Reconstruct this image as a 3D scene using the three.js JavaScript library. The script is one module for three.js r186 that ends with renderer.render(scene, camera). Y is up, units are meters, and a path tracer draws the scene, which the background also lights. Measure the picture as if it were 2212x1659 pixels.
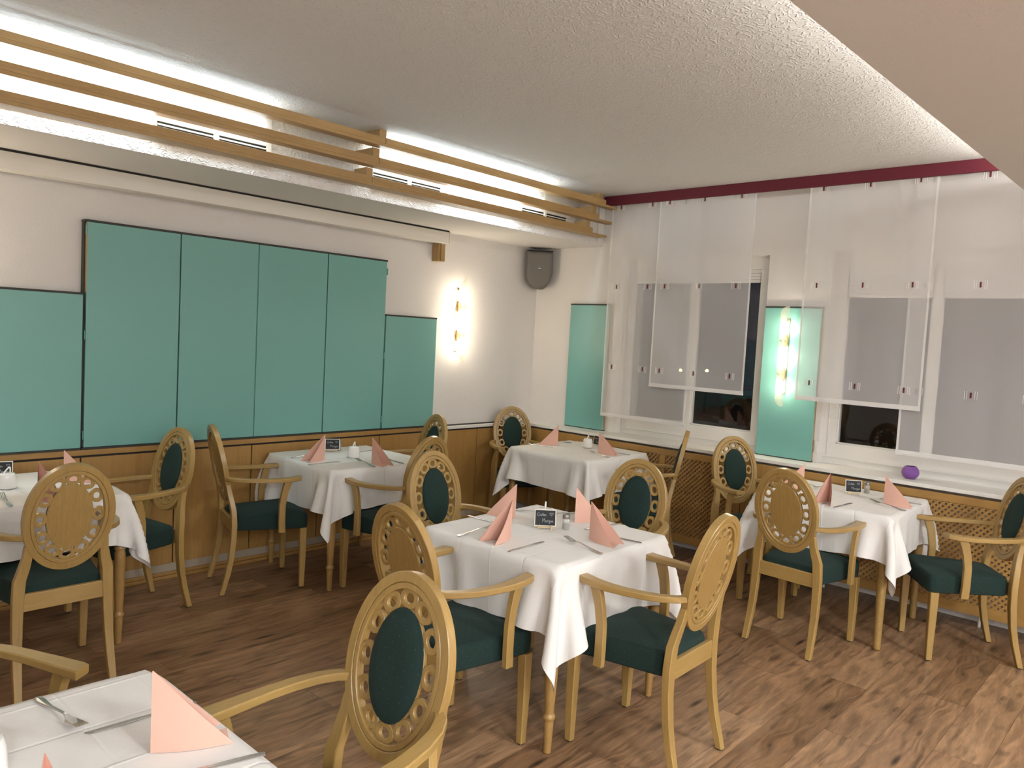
import * as THREE from 'three';
import { mergeGeometries, toCreasedNormals } from 'three/addons/utils/BufferGeometryUtils.js';
import { RoundedBoxGeometry } from 'three/addons/geometries/RoundedBoxGeometry.js';
import { RectAreaLightUniformsLib } from 'three/addons/lights/RectAreaLightUniformsLib.js';

// ---------------------------------------------------------------- camera, sky, exposure
const scene = new THREE.Scene();
const camera = new THREE.PerspectiveCamera(2 * Math.atan(829.5 / 1658) * 180 / Math.PI, 2212 / 1659, 0.05, 100);
camera.position.set(0, 1.62, 0);
camera.quaternion.setFromRotationMatrix(new THREE.Matrix4().makeBasis(
  new THREE.Vector3(0.677899, 0.053040, 0.733239),
  new THREE.Vector3(0.009532, 0.996676, -0.080909),
  new THREE.Vector3(-0.735093, 0.061838, 0.675140)));
scene.background = new THREE.Color(0.0035, 0.0045, 0.0075);          // night sky
const renderer = new THREE.WebGLRenderer({ antialias: true });
renderer.toneMapping = THREE.LinearToneMapping;
renderer.toneMappingExposure = 2.26;
renderer.shadowMap.enabled = true;
RectAreaLightUniformsLib.init();
const COOL = new THREE.Color(0.78, 0.92, 1.0), WARM = new THREE.Color(1.0, 0.87, 0.68), SOFT = new THREE.Color(0.93, 0.97, 1.0), NEUTRAL = new THREE.Color(1.0, 0.965, 0.90);
const TUBE_UP = 10.5, TUBE_DOWN = 18, BULB = 0.10, PANEL = 44, COVE = 46;        // strengths: cove tubes, sconce bulbs, ceiling panels

// ---------------------------------------------------------------- helpers
let seed = 7;
const rnd = () => { seed = (seed + 0x6d2b79f5) | 0; let t = Math.imul(seed ^ (seed >>> 15), 1 | seed); t = (t + Math.imul(t ^ (t >>> 7), 61 | t)) ^ t; return ((t ^ (t >>> 14)) >>> 0) / 4294967296; };
const taken = new Map();
function numbered(n) { const k = taken.get(n) ?? 0; taken.set(n, k + 1); return k ? n + '_' + String(k).padStart(3, '0') : n; }
function mesh(parent, name, geo, mat) { const m = new THREE.Mesh(geo, mat); m.name = name; parent.add(m); return m; }
function tag(o, label, category, group, kind) { o.userData.label = label; if (category) o.userData.category = category; if (group) o.userData.group = group; if (kind) o.userData.kind = kind; return o; }
function thing(name, label, category, [x, y, z] = [0, 0, 0], turn = 0, group) { const o = new THREE.Group(); o.name = numbered(name); scene.add(o); o.position.set(x, y, z); o.rotation.y = turn; return tag(o, label, category, group); }
function solo(name, geo, mat, label, category, group) { return tag(mesh(scene, numbered(name), geo, mat), label, category, group); }
function struct(name, geo, mat, label) { const m = mesh(scene, numbered(name), geo, mat); return tag(m, label, null, null, 'structure'); }
function structGroup(name, label) { const o = new THREE.Group(); o.name = numbered(name); scene.add(o); return tag(o, label, null, null, 'structure'); }
function copy(src, label, [x, y, z], turn) { const c = src.clone(); c.name = numbered(src.name.replace(/_\d{3}$/, '')); c.userData = { ...src.userData, label }; c.position.set(x, y, z); c.rotation.set(0, turn, 0); scene.add(c); return c; }
// texture coordinates in metres by the face's direction; u runs along axis `grain`
function uvm(g, grain = 0, scale = 1, du = 0, dv = 0) {
  g = g.index ? g.toNonIndexed() : g;
  const p = g.attributes.position, n = g.attributes.normal, uv = new Float32Array(p.count * 2);
  const P = [(i) => p.getX(i), (i) => p.getY(i), (i) => p.getZ(i)];
  for (let i = 0; i < p.count; i++) {
    const a = [Math.abs(n.getX(i)), Math.abs(n.getY(i)), Math.abs(n.getZ(i))], d = a.indexOf(Math.max(...a));
    let u = grain, v = 3 - grain - d; if (d === grain) { u = (grain + 1) % 3; v = (grain + 2) % 3; }
    uv[2 * i] = (P[u](i) + du) / scale; uv[2 * i + 1] = (P[v](i) + dv) / scale;
  }
  g.setAttribute('uv', new THREE.BufferAttribute(uv, 2));
  return g;
}
function box(x0, x1, y0, y1, z0, z1, grain = 0, scale = 1) { const g = new THREE.BoxGeometry(x1 - x0, y1 - y0, z1 - z0); g.translate((x0 + x1) / 2, (y0 + y1) / 2, (z0 + z1) / 2); return uvm(g, grain, scale); }
function rbox(x0, x1, y0, y1, z0, z1, r = 0.003, grain = 0, scale = 1) { const g = new RoundedBoxGeometry(x1 - x0, y1 - y0, z1 - z0, 2, Math.min(r, (x1 - x0) / 2.01, (y1 - y0) / 2.01, (z1 - z0) / 2.01)); g.translate((x0 + x1) / 2, (y0 + y1) / 2, (z0 + z1) / 2); return uvm(g, grain, scale); }
const clean = (list) => mergeGeometries(list.map((g) => { g = g.index ? g.toNonIndexed() : g; for (const k of Object.keys(g.attributes)) if (!['position', 'normal', 'uv'].includes(k)) g.deleteAttribute(k); return g; }));
// a bar through sections [x, y, z, half width along U, half width along V], chamfered
function loft(secs, U, V, ch = 0.25, grain = 1, scale = 1) {
  const rings = secs.map(([x, y, z, a, b, u = U, v = V]) => {
    const c = Math.min(a, b) * ch;
    return [[a, b - c], [a - c, b], [-(a - c), b], [-a, b - c], [-a, -(b - c)], [-(a - c), -b], [a - c, -b], [a, -(b - c)]].map(([s, t]) => [x + u[0] * s + v[0] * t, y + u[1] * s + v[1] * t, z + u[2] * s + v[2] * t]);
  });
  const tri = [], n = 8;
  for (let i = 0; i + 1 < rings.length; i++) for (let j = 0; j < n; j++) { const k = (j + 1) % n, A = rings[i][j], B = rings[i][k], C = rings[i + 1][k], D = rings[i + 1][j]; tri.push(A, B, C, A, C, D); }
  const cap = (r, flip) => { for (let j = 1; j + 1 < n; j++) flip ? tri.push(r[0], r[j + 1], r[j]) : tri.push(r[0], r[j], r[j + 1]); };
  cap(rings[0], true); cap(rings[rings.length - 1], false);
  let g = new THREE.BufferGeometry();
  g.setAttribute('position', new THREE.BufferAttribute(new Float32Array(tri.flat()), 3));
  // make the faces look outward
  const volume = () => { const p = g.attributes.position.array; let s = 0; for (let i = 0; i < p.length; i += 9) s += p[i] * (p[i + 4] * p[i + 8] - p[i + 5] * p[i + 7]) - p[i + 1] * (p[i + 3] * p[i + 8] - p[i + 5] * p[i + 6]) + p[i + 2] * (p[i + 3] * p[i + 7] - p[i + 4] * p[i + 6]); return s; };
  if (volume() < 0) { const p = g.attributes.position.array; for (let i = 0; i < p.length; i += 9) for (let k = 0; k < 3; k++) { const t = p[i + 3 + k]; p[i + 3 + k] = p[i + 6 + k]; p[i + 6 + k] = t; } }
  g.computeVertexNormals();
  g = toCreasedNormals(g, 0.5);
  return uvm(g, grain, scale);
}
function ellipse(rx, ry, hx = 0, hy = 0, seg = 48) {
  const s = new THREE.Shape(); s.absellipse(0, 0, rx, ry, 0, Math.PI * 2);
  if (hx) { const h = new THREE.Path(); h.absellipse(0, 0, hx, hy, 0, Math.PI * 2, true); s.holes.push(h); }
  return s;
}
function extrude(shape, depth, bevel = 0.002, seg = 40, steps = 1) { return new THREE.ExtrudeGeometry(shape, { depth: depth - 2 * bevel, bevelEnabled: bevel > 0, bevelThickness: bevel, bevelSize: bevel, bevelOffset: -bevel, bevelSegments: 1, curveSegments: seg, steps }); }

// ---------------------------------------------------------------- textures
function hash(x, y, s) { let h = Math.imul(x | 0, 374761393) ^ Math.imul(y | 0, 668265263) ^ Math.imul(s | 0, 2246822519); h = Math.imul(h ^ (h >>> 13), 1274126177); return ((h ^ (h >>> 16)) >>> 0) / 4294967296; }
function vnoise(x, y, px, py, s) { // value noise, period px, py
  const xi = Math.floor(x), yi = Math.floor(y), fx = x - xi, fy = y - yi, u = fx * fx * (3 - 2 * fx), v = fy * fy * (3 - 2 * fy), m = (a, b) => ((a % b) + b) % b;
  const a = hash(m(xi, px), m(yi, py), s), b = hash(m(xi + 1, px), m(yi, py), s), c = hash(m(xi, px), m(yi + 1, py), s), d = hash(m(xi + 1, px), m(yi + 1, py), s);
  return a + (b - a) * u + (c - a) * v + (a - b - c + d) * u * v;
}
function tex(w, h, f, srgb = false) {
  const d = new Uint8Array(w * h * 4), c = [0, 0, 0];
  for (let y = 0; y < h; y++) for (let x = 0; x < w; x++) { const r = f((x + .5) / w, (y + .5) / h, c), i = (y * w + x) * 4; if (typeof r === 'number') { d[i] = d[i + 1] = d[i + 2] = Math.max(0, Math.min(255, r * 255)); } else for (let k = 0; k < 3; k++) d[i + k] = Math.max(0, Math.min(255, c[k] * 255)); d[i + 3] = 255; }
  const t = new THREE.DataTexture(d, w, h); t.wrapS = t.wrapT = THREE.RepeatWrapping; t.magFilter = THREE.LinearFilter; t.minFilter = THREE.LinearMipmapLinearFilter; t.generateMipmaps = true; t.needsUpdate = true;
  if (srgb) t.colorSpace = THREE.SRGBColorSpace;
  return t;
}
const rep = (t, x, y) => { const c = t.clone(); c.repeat.set(x, y); c.needsUpdate = true; return c; };
// rough wall plaster: short raised flakes over a fine grain, 0.6 m a tile
const plasterT = tex(1024, 1024, (u, v) => {
  const wx = vnoise(u * 24, v * 24, 24, 24, 3) * 0.05, wy = vnoise(u * 24, v * 24, 24, 24, 4) * 0.05;
  let a = vnoise((u + wx) * 34, (v + wy) * 52, 34, 52, 1), b = vnoise(u * 110, v * 110, 110, 110, 2), c = vnoise(u * 14, v * 14, 14, 14, 5);
  a = Math.max(0, a - 0.42) / 0.58; a = a * a * (3 - 2 * a);
  return 0.12 + 0.62 * a + 0.16 * b + 0.1 * c;
});
const fineT = tex(512, 512, (u, v) => 0.5 * vnoise(u * 40, v * 40, 40, 40, 11) + 0.5 * vnoise(u * 120, v * 120, 120, 120, 12));
// pale wood, u along the grain
const mapleT = tex(512, 512, (u, v, c) => {
  const w = vnoise(u * 3, v * 6, 3, 6, 21), g = vnoise(u * 6 + w * 2, v * 70, 6, 70, 22), f = vnoise(u * 26, v * 170, 26, 170, 23), m = vnoise(u * 2, v * 4, 2, 4, 24);
  const t = 0.90 + 0.10 * m + 0.06 * (g - .5) + 0.045 * (f - .5);
  c[0] = t; c[1] = t * (0.985 + 0.02 * m); c[2] = t * (0.96 + 0.05 * m); return c;
}, true);
// laminate oak, 1.3 m along u, 0.8 m across v
const oakT = tex(2048, 1024, (u, v, c) => {
  const band = vnoise(u * 2, v * 9, 2, 9, 31), w = vnoise(u * 4, v * 8, 4, 8, 32), w2 = vnoise(u * 9, v * 22, 9, 22, 41);
  let kn = 0;
  for (let k = 0; k < 8; k++) { const ku = hash(k, 5, 61), kv = hash(k, 9, 62), s = 0.6 + hash(k, 2, 63) * 0.9; let dx = Math.abs(u - ku), dy = Math.abs(v - kv); if (dx > .5) dx = 1 - dx; if (dy > .5) dy = 1 - dy; const r = (dx * 22 / s) ** 2 + (dy * 66 / s) ** 2; kn += Math.exp(-r * 0.9); }
  const g = vnoise(u * 9 + w * 1.4 + kn * .8, v * 64 + w2 * 4 + kn * 3, 9, 64, 33), f = vnoise(u * 40, v * 230, 40, 230, 34), streak = vnoise(u * 13 + w, v * 36 + kn, 13, 36, 35), blot = vnoise(u * 11 + w2, v * 26, 11, 26, 36);
  let t = 0.78 + 0.16 * (band - .5) + 0.22 * (g - .5) + 0.11 * (f - .5) - 0.10 * Math.max(0, streak - .62) / .38 - 0.20 * Math.max(0, blot - .74) / .26 - 0.26 * Math.min(1, kn);
  c[0] = t; c[1] = t * (0.83 + 0.03 * band); c[2] = t * (0.71 + 0.05 * band); return c;
}, true);
// upholstery: twill weave with pale pin dots, 0.06 m a tile
const padT = tex(256, 256, (u, v, c) => {
  let t = 0.8 + 0.28 * ((Math.floor(u * 64) + Math.floor(v * 64) * 1) % 4 === 0 ? 1 : 0) + 0.12 * vnoise(u * 64, v * 64, 64, 64, 51);
  c[0] = 0.078 * t; c[1] = 0.190 * t; c[2] = 0.172 * t;
  for (const [a, b] of [[.25, .25], [.75, .75]]) if (Math.hypot(u - a, v - b) < 0.021) { c[0] = .42; c[1] = .55; c[2] = .52; }
  return c;
}, true);
const weaveT = tex(256, 256, (u, v) => 0.5 + 0.25 * Math.sin(u * Math.PI * 2 * 64) + 0.25 * Math.sin(v * Math.PI * 2 * 64));
// table linen: ironed-in folds, one tile over the whole cloth
const creaseT = tex(1024, 1024, (u, v) => {
  let t = 0.5 + 0.10 * (vnoise(u * 24, v * 24, 24, 24, 71) - .5) + 0.05 * (vnoise(u * 260, v * 260, 260, 260, 72) - .5);
  for (const [a, s] of [[.22, 1], [.36, -1], [.5, 1], [.64, -1], [.78, 1]]) { t += s * 0.28 * Math.exp(-(((u - a) / .0032) ** 2)); t += s * 0.28 * Math.exp(-(((v - a) / .0032) ** 2)); }
  return t;
});
// chalk writing on slate
function slateTexture(text) {
  const c = document.createElement('canvas'); c.width = 256; c.height = 192; const x = c.getContext('2d');
  x.fillStyle = '#15181d'; x.fillRect(0, 0, 256, 192);
  x.strokeStyle = '#aeb3b6'; x.lineWidth = 4; x.lineCap = 'round'; x.lineJoin = 'round';
  const run = (pts) => { x.beginPath(); pts.forEach(([a, b], i) => i ? x.lineTo(a, b) : x.moveTo(a, b)); x.stroke(); };
  const dx = text ? 0 : 3;
  run([[58, 42], [46, 34], [32, 42], [26, 60], [34, 74], [50, 72], [56, 60], [46, 58]]);                                        // G
  run([[66, 54], [66, 68], [74, 72], [80, 66], [82, 52], [83, 72]]);                                                              // u
  run([[96, 34], [93, 68], [98, 73]]); run([[87, 50], [104, 48]]);                                                                // t
  run([[106, 63], [116, 60], [114, 52], [107, 54], [105, 66], [112, 73], [120, 69]]);                                             // e
  run([[124, 54], [125, 72], [128, 58], [135, 55], [138, 72]]);                                                                   // n
  run([[206, 70], [184, 48], [186, 34], [198, 34], [206, 46], [214, 34], [228, 36], [228, 50], [206, 70]]);                       // heart
  run([[92 + dx, 150], [96 + dx, 104], [108 + dx, 132], [120 + dx, 104], [124 + dx, 150]]);                                       // M
  run([[140, 128], [132, 134], [132, 146], [142, 150], [148, 140], [140, 128]]);                                                  // o
  run([[156, 128], [157, 150]]); run([[157, 136], [166, 128]]);                                                                   // r
  run([[184, 132], [174, 130], [170, 142], [178, 149], [186, 140], [186, 130], [185, 164], [172, 168]]);                          // g
  run([[194, 142], [206, 139], [203, 130], [195, 134], [194, 146], [202, 151], [210, 146]]);                                      // e
  run([[214, 132], [215, 151], [219, 136], [228, 133], [231, 151]]);                                                              // n
  const t = new THREE.CanvasTexture(c); t.colorSpace = THREE.SRGBColorSpace; return t;
}

// ---------------------------------------------------------------- materials
const S = (o) => new THREE.MeshStandardMaterial(o), PH = (o) => new THREE.MeshPhysicalMaterial(o);
const lin = (r, g, b) => new THREE.Color().setRGB(r, g, b);
const M = {
  ceiling: S({ color: lin(.62, .61, .60), roughness: .95, bumpMap: rep(plasterT, 1 / .40, 1 / .40), bumpScale: .0030 }),
  soffit: S({ color: lin(.74, .72, .70), roughness: .95, bumpMap: rep(plasterT, 1 / .36, 1 / .36), bumpScale: .0055 }),
  wall: S({ color: lin(.74, .715, .69), roughness: .92, bumpMap: rep(fineT, 1 / .35, 1 / .35), bumpScale: .0006 }),
  wallWin: S({ color: lin(.76, .735, .71), roughness: .9, bumpMap: rep(fineT, 1 / .35, 1 / .35), bumpScale: .0003 }),
  beam: S({ color: lin(.62, .61, .60), roughness: .95, bumpMap: rep(fineT, 1 / .3, 1 / .3), bumpScale: .0012 }),
  white: PH({ color: lin(.78, .76, .72), roughness: .38 }),
  whiteMatt: S({ color: lin(.74, .72, .69), roughness: .6 }),
  plinth: S({ color: lin(.40, .34, .26), roughness: .7 }),
  maple: PH({ color: lin(.42, .270, .088), map: rep(mapleT, 1 / .5, 1 / .5), roughness: .36, clearcoat: .35, clearcoatRoughness: .25 }),
  slat: PH({ color: lin(.46, .30, .125), map: rep(mapleT, 1 / .5, 1 / .5), roughness: .45 }),
  panelWood: PH({ color: lin(.44, .25, .075), map: rep(mapleT, 1 / .9, 1 / .9), roughness: .42 }),
  tableWood: PH({ color: lin(.42, .25, .082), map: rep(mapleT, 1 / .4, 1 / .4), roughness: .35, clearcoat: .3, clearcoatRoughness: .3 }),
  black: S({ color: lin(.012, .012, .012), roughness: .7 }),
  edge: S({ color: lin(.030, .030, .025), roughness: .6 }),
  glide: S({ color: lin(.012, .012, .013), roughness: .5 }),
  teal: PH({ color: lin(.175, .415, .375), roughness: .38, bumpMap: rep(fineT, 1 / .5, 1 / .5), bumpScale: .00012 }),
  tealMetal: PH({ color: lin(.16, .40, .34), roughness: .4 }),
  pad: PH({ color: lin(.92, .95, .95), map: rep(padT, 1 / .038, 1 / .038), roughness: .88, sheen: .25, sheenColor: lin(.10, .22, .21), sheenRoughness: .5, bumpMap: rep(weaveT, 1 / .09, 1 / .09), bumpScale: .0005 }),
  linen: PH({ color: lin(.80, .785, .76), roughness: .85, side: THREE.DoubleSide, bumpMap: creaseT, bumpScale: .0042 }),
  napkin: PH({ color: lin(.74, .44, .345), roughness: .8, side: THREE.DoubleSide, bumpMap: rep(fineT, 1 / .08, 1 / .08), bumpScale: .0003 }),
  steel: PH({ color: lin(.62, .61, .59), metalness: 1, roughness: .22 }),
  lid: PH({ color: lin(.32, .31, .29), metalness: 1, roughness: .42 }),
  china: PH({ color: lin(.84, .83, .81), roughness: .15, clearcoat: .6, clearcoatRoughness: .08 }),
  frameWhite: PH({ color: lin(.78, .75, .68), roughness: .45 }),
  easel: PH({ color: lin(.70, .55, .33), roughness: .5 }),
  burgundy: S({ color: lin(.115, .007, .019), roughness: .75, bumpMap: rep(weaveT, 1 / .08, 1 / .08), bumpScale: .0003 }),
  sheer: PH({ color: lin(.82, .80, .79), roughness: 1, transparent: true, opacity: .44, side: THREE.DoubleSide }),
  hem: PH({ color: lin(.84, .82, .80), roughness: .9, transparent: true, opacity: .78, side: THREE.DoubleSide }),
  stitch: S({ color: lin(.13, .022, .024), roughness: .9 }),
  stitchWhite: S({ color: lin(.78, .76, .75), roughness: .9 }),
  speaker: PH({ color: lin(.15, .14, .125), roughness: .5, bumpMap: rep(weaveT, 1 / .12, 1 / .12), bumpScale: .0006 }),
  pane: PH({ color: lin(1, 1, 1), roughness: .02, transmission: 1, thickness: 0, ior: 1.5 }),
  shade: PH({ color: lin(.40, .345, .26), roughness: .25, emissive: new THREE.Color(1, .80, .52), emissiveIntensity: .26, transparent: true, opacity: .46, side: THREE.DoubleSide }),
  socket: PH({ color: lin(.62, .45, .24), roughness: .5 }),
  jar: PH({ color: lin(.9, .92, .9), roughness: .06, transparent: true, opacity: .32, side: THREE.DoubleSide }),
  mirror: PH({ color: lin(.86, .84, .80), metalness: 1, roughness: .05 }),
  brass: PH({ color: lin(.55, .45, .30), metalness: 1, roughness: .3 }),
  pepper: S({ color: lin(.16, .11, .075), roughness: 1, bumpMap: rep(fineT, 40, 40), bumpScale: .001 }),
  purple: PH({ color: lin(.30, .11, .47), roughness: .3, transmission: .25, thickness: 0, bumpMap: rep(fineT, 6, 6), bumpScale: .001, side: THREE.DoubleSide }),
  blind: S({ color: lin(.76, .74, .71), roughness: .8 }),
  lamp: S({ color: lin(.9, .9, .88), roughness: .4, emissive: COOL, emissiveIntensity: 2.2 }),
  lampNeutral: S({ color: lin(.9, .9, .88), roughness: .4, emissive: NEUTRAL, emissiveIntensity: 2 }),
  bulb: S({ color: lin(1, .95, .85), roughness: .4, emissive: new THREE.Color(1, .86, .62), emissiveIntensity: 9 }),
  panelGlow: S({ color: lin(.9, .9, .9), roughness: .5, emissive: SOFT, emissiveIntensity: 1.5 }),
  leaf: S({ color: lin(.045, .085, .03), roughness: .7, side: THREE.DoubleSide }),
  earth: S({ color: lin(.05, .045, .04), roughness: 1 }),
  amber: S({ color: lin(1, .6, .2), emissive: new THREE.Color(1, .5, .14), emissiveIntensity: 5 }),
};

// ---------------------------------------------------------------- the room
const XW = 5.476, ZW = -4.78, YC = 2.82, X0 = -1.6, Z1 = 3.0, ZS = -4.06, YS = 2.442, XB = 5.25, ZB = -4.72;
struct('wall_left', uvm(box(X0 - .2, XW + .3, 0, YC, ZW - .2, ZW)), M.wall, 'white plastered wall behind the turquoise panels');
{
  // window wall with two openings
  const w = [], d = XW + .3, holes = [[-3.785, -2.51, .838, 2.32], [-2.045, .55, .838, 2.33]];
  const cuts = [ZW, ...holes.flatMap((h) => [h[0], h[1]]), Z1];
  for (let i = 0; i + 1 < cuts.length; i += 2) w.push(box(XW, d, 0, YC, cuts[i], cuts[i + 1], 2));
  for (const [a, b, y0, y1] of holes) w.push(box(XW, d, 0, y0, a, b, 2), box(XW, d, y1, YC, a, b, 2));
  struct('wall_right', clean(w), M.wallWin, 'white window wall with two window openings');
}
struct('wall_back', box(X0 - .2, XW + .3, 0, YC, Z1, Z1 + .2), M.wall, 'white wall behind the viewer');
struct('wall_near', box(X0 - .2, X0, 0, YC, ZW, Z1, 2), M.wall, 'white wall to the left of the viewer');
struct('ceiling', box(X0 - .2, XW + .3, YC, YC + .15, ZW - .2, Z1 + .2), M.ceiling, 'rough textured white ceiling');
{
  const s = new THREE.Shape([new THREE.Vector2(X0, -(-.90)), new THREE.Vector2(XW, -(-.735)), new THREE.Vector2(XW, -Z1), new THREE.Vector2(X0, -Z1)]);
  const g = new THREE.ExtrudeGeometry(s, { depth: YC - 2.45, bevelEnabled: false }); g.rotateX(-Math.PI / 2); g.translate(0, 2.45, 0);
  struct('trim_1', uvm(g), M.beam, 'lowered smooth ceiling at the right edge');
  const so = structGroup('trim_2', 'dropped soffit with a rough front along the left wall');
  mesh(so, 'soffit_body', box(X0, XW, YS, YC, ZW, ZS - .005), M.wall);
  mesh(so, 'rough_front', box(X0, XW, YS, YC - .001, ZS - .005, ZS), M.soffit);
}
{ // floor: base slab and laminate boards
  const f = struct('floor', box(X0 - .2, XW + .3, -.12, -.012, ZW - .2, Z1 + .2), S({ color: lin(.10, .06, .035), roughness: .8 }), 'brown laminate floor of oak boards');
  const tints = [[.48, .40, .29], [.435, .36, .255], [.53, .445, .325], [.47, .385, .275]];
  const mats = tints.map(([r, g, b]) => PH({ color: lin(r, g, b), map: rep(oakT, 1 / 1.3, 1 / .8), roughness: .34, specularIntensity: .8, bumpMap: rep(oakT, 1 / 1.3, 1 / .8), bumpScale: .0004 }));
  const W = .192, L = 1.29, geos = [];
  const plank = (len, k) => { const g = new THREE.BoxGeometry(len - .0012, .012, W - .0012); g.translate(0, -.006, 0); return uvm(g, 0, 1, k * .37, k * .193 + .05); };
  for (let k = 0; k < 10; k++) geos.push(plank(L, k));
  const rest = [[], [], [], []];
  for (let r = 0; r * W < Z1 - ZW; r++) {
    const zc = ZW + (r + .5) * W; let x = X0 - ((r * .43) % 1) * L;
    for (; x < XW; x += L) {
      const a = Math.max(x, X0), b = Math.min(x + L, XW); if (b - a < .02 || zc + W / 2 > Z1 + W) continue;
      const k = Math.floor(rnd() * 10), m = Math.floor(rnd() * 4), seen = zc < .1 && a > -.1;
      const g = b - a > L - .001 ? geos[k] : plank(b - a, k);
      if (seen) { const p = mesh(f, 'plank', g, mats[m]); p.position.set((a + b) / 2, 0, zc); }
      else { const c = g.clone(); c.translate((a + b) / 2, 0, zc); rest[m].push(c); }
    }
  }
  rest.forEach((l, m) => { const p = mesh(f, 'plank_field', clean(l), mats[m]); p.userData.kind = 'stuff'; });
}
// wainscot of the left wall: boards with dark joints, a rail, a plinth and a white ledge
{
  const g = structGroup('trim_3', 'wood wainscot along the left wall under the turquoise panels');
  mesh(g, 'backing', box(X0, XB, .095, .845, ZW, ZB - .012), M.black);
  const xs = [X0, -1.10, -.57, -.04, .49, 1.02, 1.545, 2.083, 2.597, 3.122, 3.660, 4.193, 4.724, XB - .004];
  for (let i = 0; i + 1 < xs.length; i++) mesh(g, 'panel', rbox(xs[i] + .004, xs[i + 1] - .004, .092, .800, ZB - .014, ZB, .002, 1), M.panelWood);
  mesh(g, 'rail', rbox(X0, 4.192, .812, .845, ZB - .014, ZB + .004, .003), M.panelWood);
  const b = structGroup('baseboard_left', 'profiled wooden skirting under the left wainscot');
  mesh(b, 'plinth', box(X0, XB, 0, .095, ZW, ZB - .006), M.plinth);
  mesh(b, 'skirting', rbox(X0, XB, 0, .022, ZB - .006, -4.700, .005), M.panelWood);
  mesh(b, 'moulding', rbox(X0, XB, .022, .044, ZB - .006, -4.706, .006), M.panelWood);
  const l = structGroup('trim_4', 'white ledge on the wainscot in the corner');
  mesh(l, 'ledge', rbox(4.197, XB - .02, .815, .840, ZW, -4.700, .003), M.white);
}
// window sill and radiator cover
{
  struct('trim_5', clean([rbox(5.255, XW, .815, .840, ZW, Z1, .003, 2), box(XW, XW + .12, .815, .840, -3.785, -2.51, 2), box(XW, XW + .12, .815, .840, -2.045, .55, 2)]), M.white, 'long white window sill above the radiator cover');
  const g = structGroup('trim_6', 'wooden radiator cover with lattice under the window sill');
  const t = .02, y0 = .096, y1 = .806, lat = [[-3.645, -3.199], [-3.146, -2.554], [-2.0, -.78]];
  mesh(g, 'panel', rbox(XB, XB + t, y0, y1 - .006, -4.70, -4.331, .002, 1), M.panelWood);
  mesh(g, 'panel', rbox(XB, XB + t, y0, y1 - .006, -4.323, -3.866, .002, 1), M.panelWood);
  mesh(g, 'panel', rbox(XB, XB + t, y0, y1 - .006, -2.495, -2.069, .002, 1), M.panelWood);
  mesh(g, 'panel', rbox(XB, XB + t, y0, y1 - .006, -.60, .6, .002, 1), M.panelWood);
  for (const [a, b] of [[-3.858, -2.500], [-2.060, -.605]]) { mesh(g, 'top_rail', rbox(XB, XB + t, .752, y1 - .006, a, b, .002, 2), M.panelWood); mesh(g, 'bottom_rail', rbox(XB, XB + t, y0, .156, a, b, .002, 2), M.panelWood); }
  for (const [a, b] of [[-3.858, -3.645], [-3.199, -3.146], [-2.554, -2.500], [-2.060, -2.0], [-.78, -.605]]) mesh(g, 'stile', rbox(XB, XB + t, .156, .752, a, b, .002, 1), M.panelWood);
  for (const [a, b] of lat) {
    const parts = [], w = .0068, pitch = .0355, H0 = .15, H1 = .756;
    for (const dir of [1, -1]) {
      const span = (b - a) + (H1 - H0);
      for (let s = pitch / 2; s < span; s += pitch) {
        // centre line: along direction (z: +1, y: dir) clipped to the rectangle
        let z0, yy0, z1, yy1;
        if (dir > 0) { z0 = a - (H1 - H0) + s; yy0 = H0; z1 = z0 + (H1 - H0); yy1 = H1; }
        else { z0 = a - (H1 - H0) + s; yy0 = H1; z1 = z0 + (H1 - H0); yy1 = H0; }
        const sl = (yy1 - yy0) / (z1 - z0);
        if (z0 < a) { yy0 += sl * (a - z0); z0 = a; } if (z1 > b) { yy1 += sl * (b - z1); z1 = b; }
        const len = Math.hypot(z1 - z0, yy1 - yy0); if (len < .01) continue;
        const q = new THREE.BoxGeometry(.006, w * 2, len); q.rotateX(-Math.atan2(yy1 - yy0, z1 - z0)); q.translate(XB + (dir > 0 ? .007 : .013), (yy0 + yy1) / 2, (z0 + z1) / 2); parts.push(uvm(q, 2));
      }
    }
    const m = mesh(g, 'lattice', clean(parts), M.panelWood); m.userData.kind = 'stuff';
  }
  for (const z of [-.955, -1.9, -2.65, -3.5]) mesh(g, 'heating_pipe', new THREE.CylinderGeometry(.009, .009, .50, 12).translate(XB + .12, .25, z), M.white);
}
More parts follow.
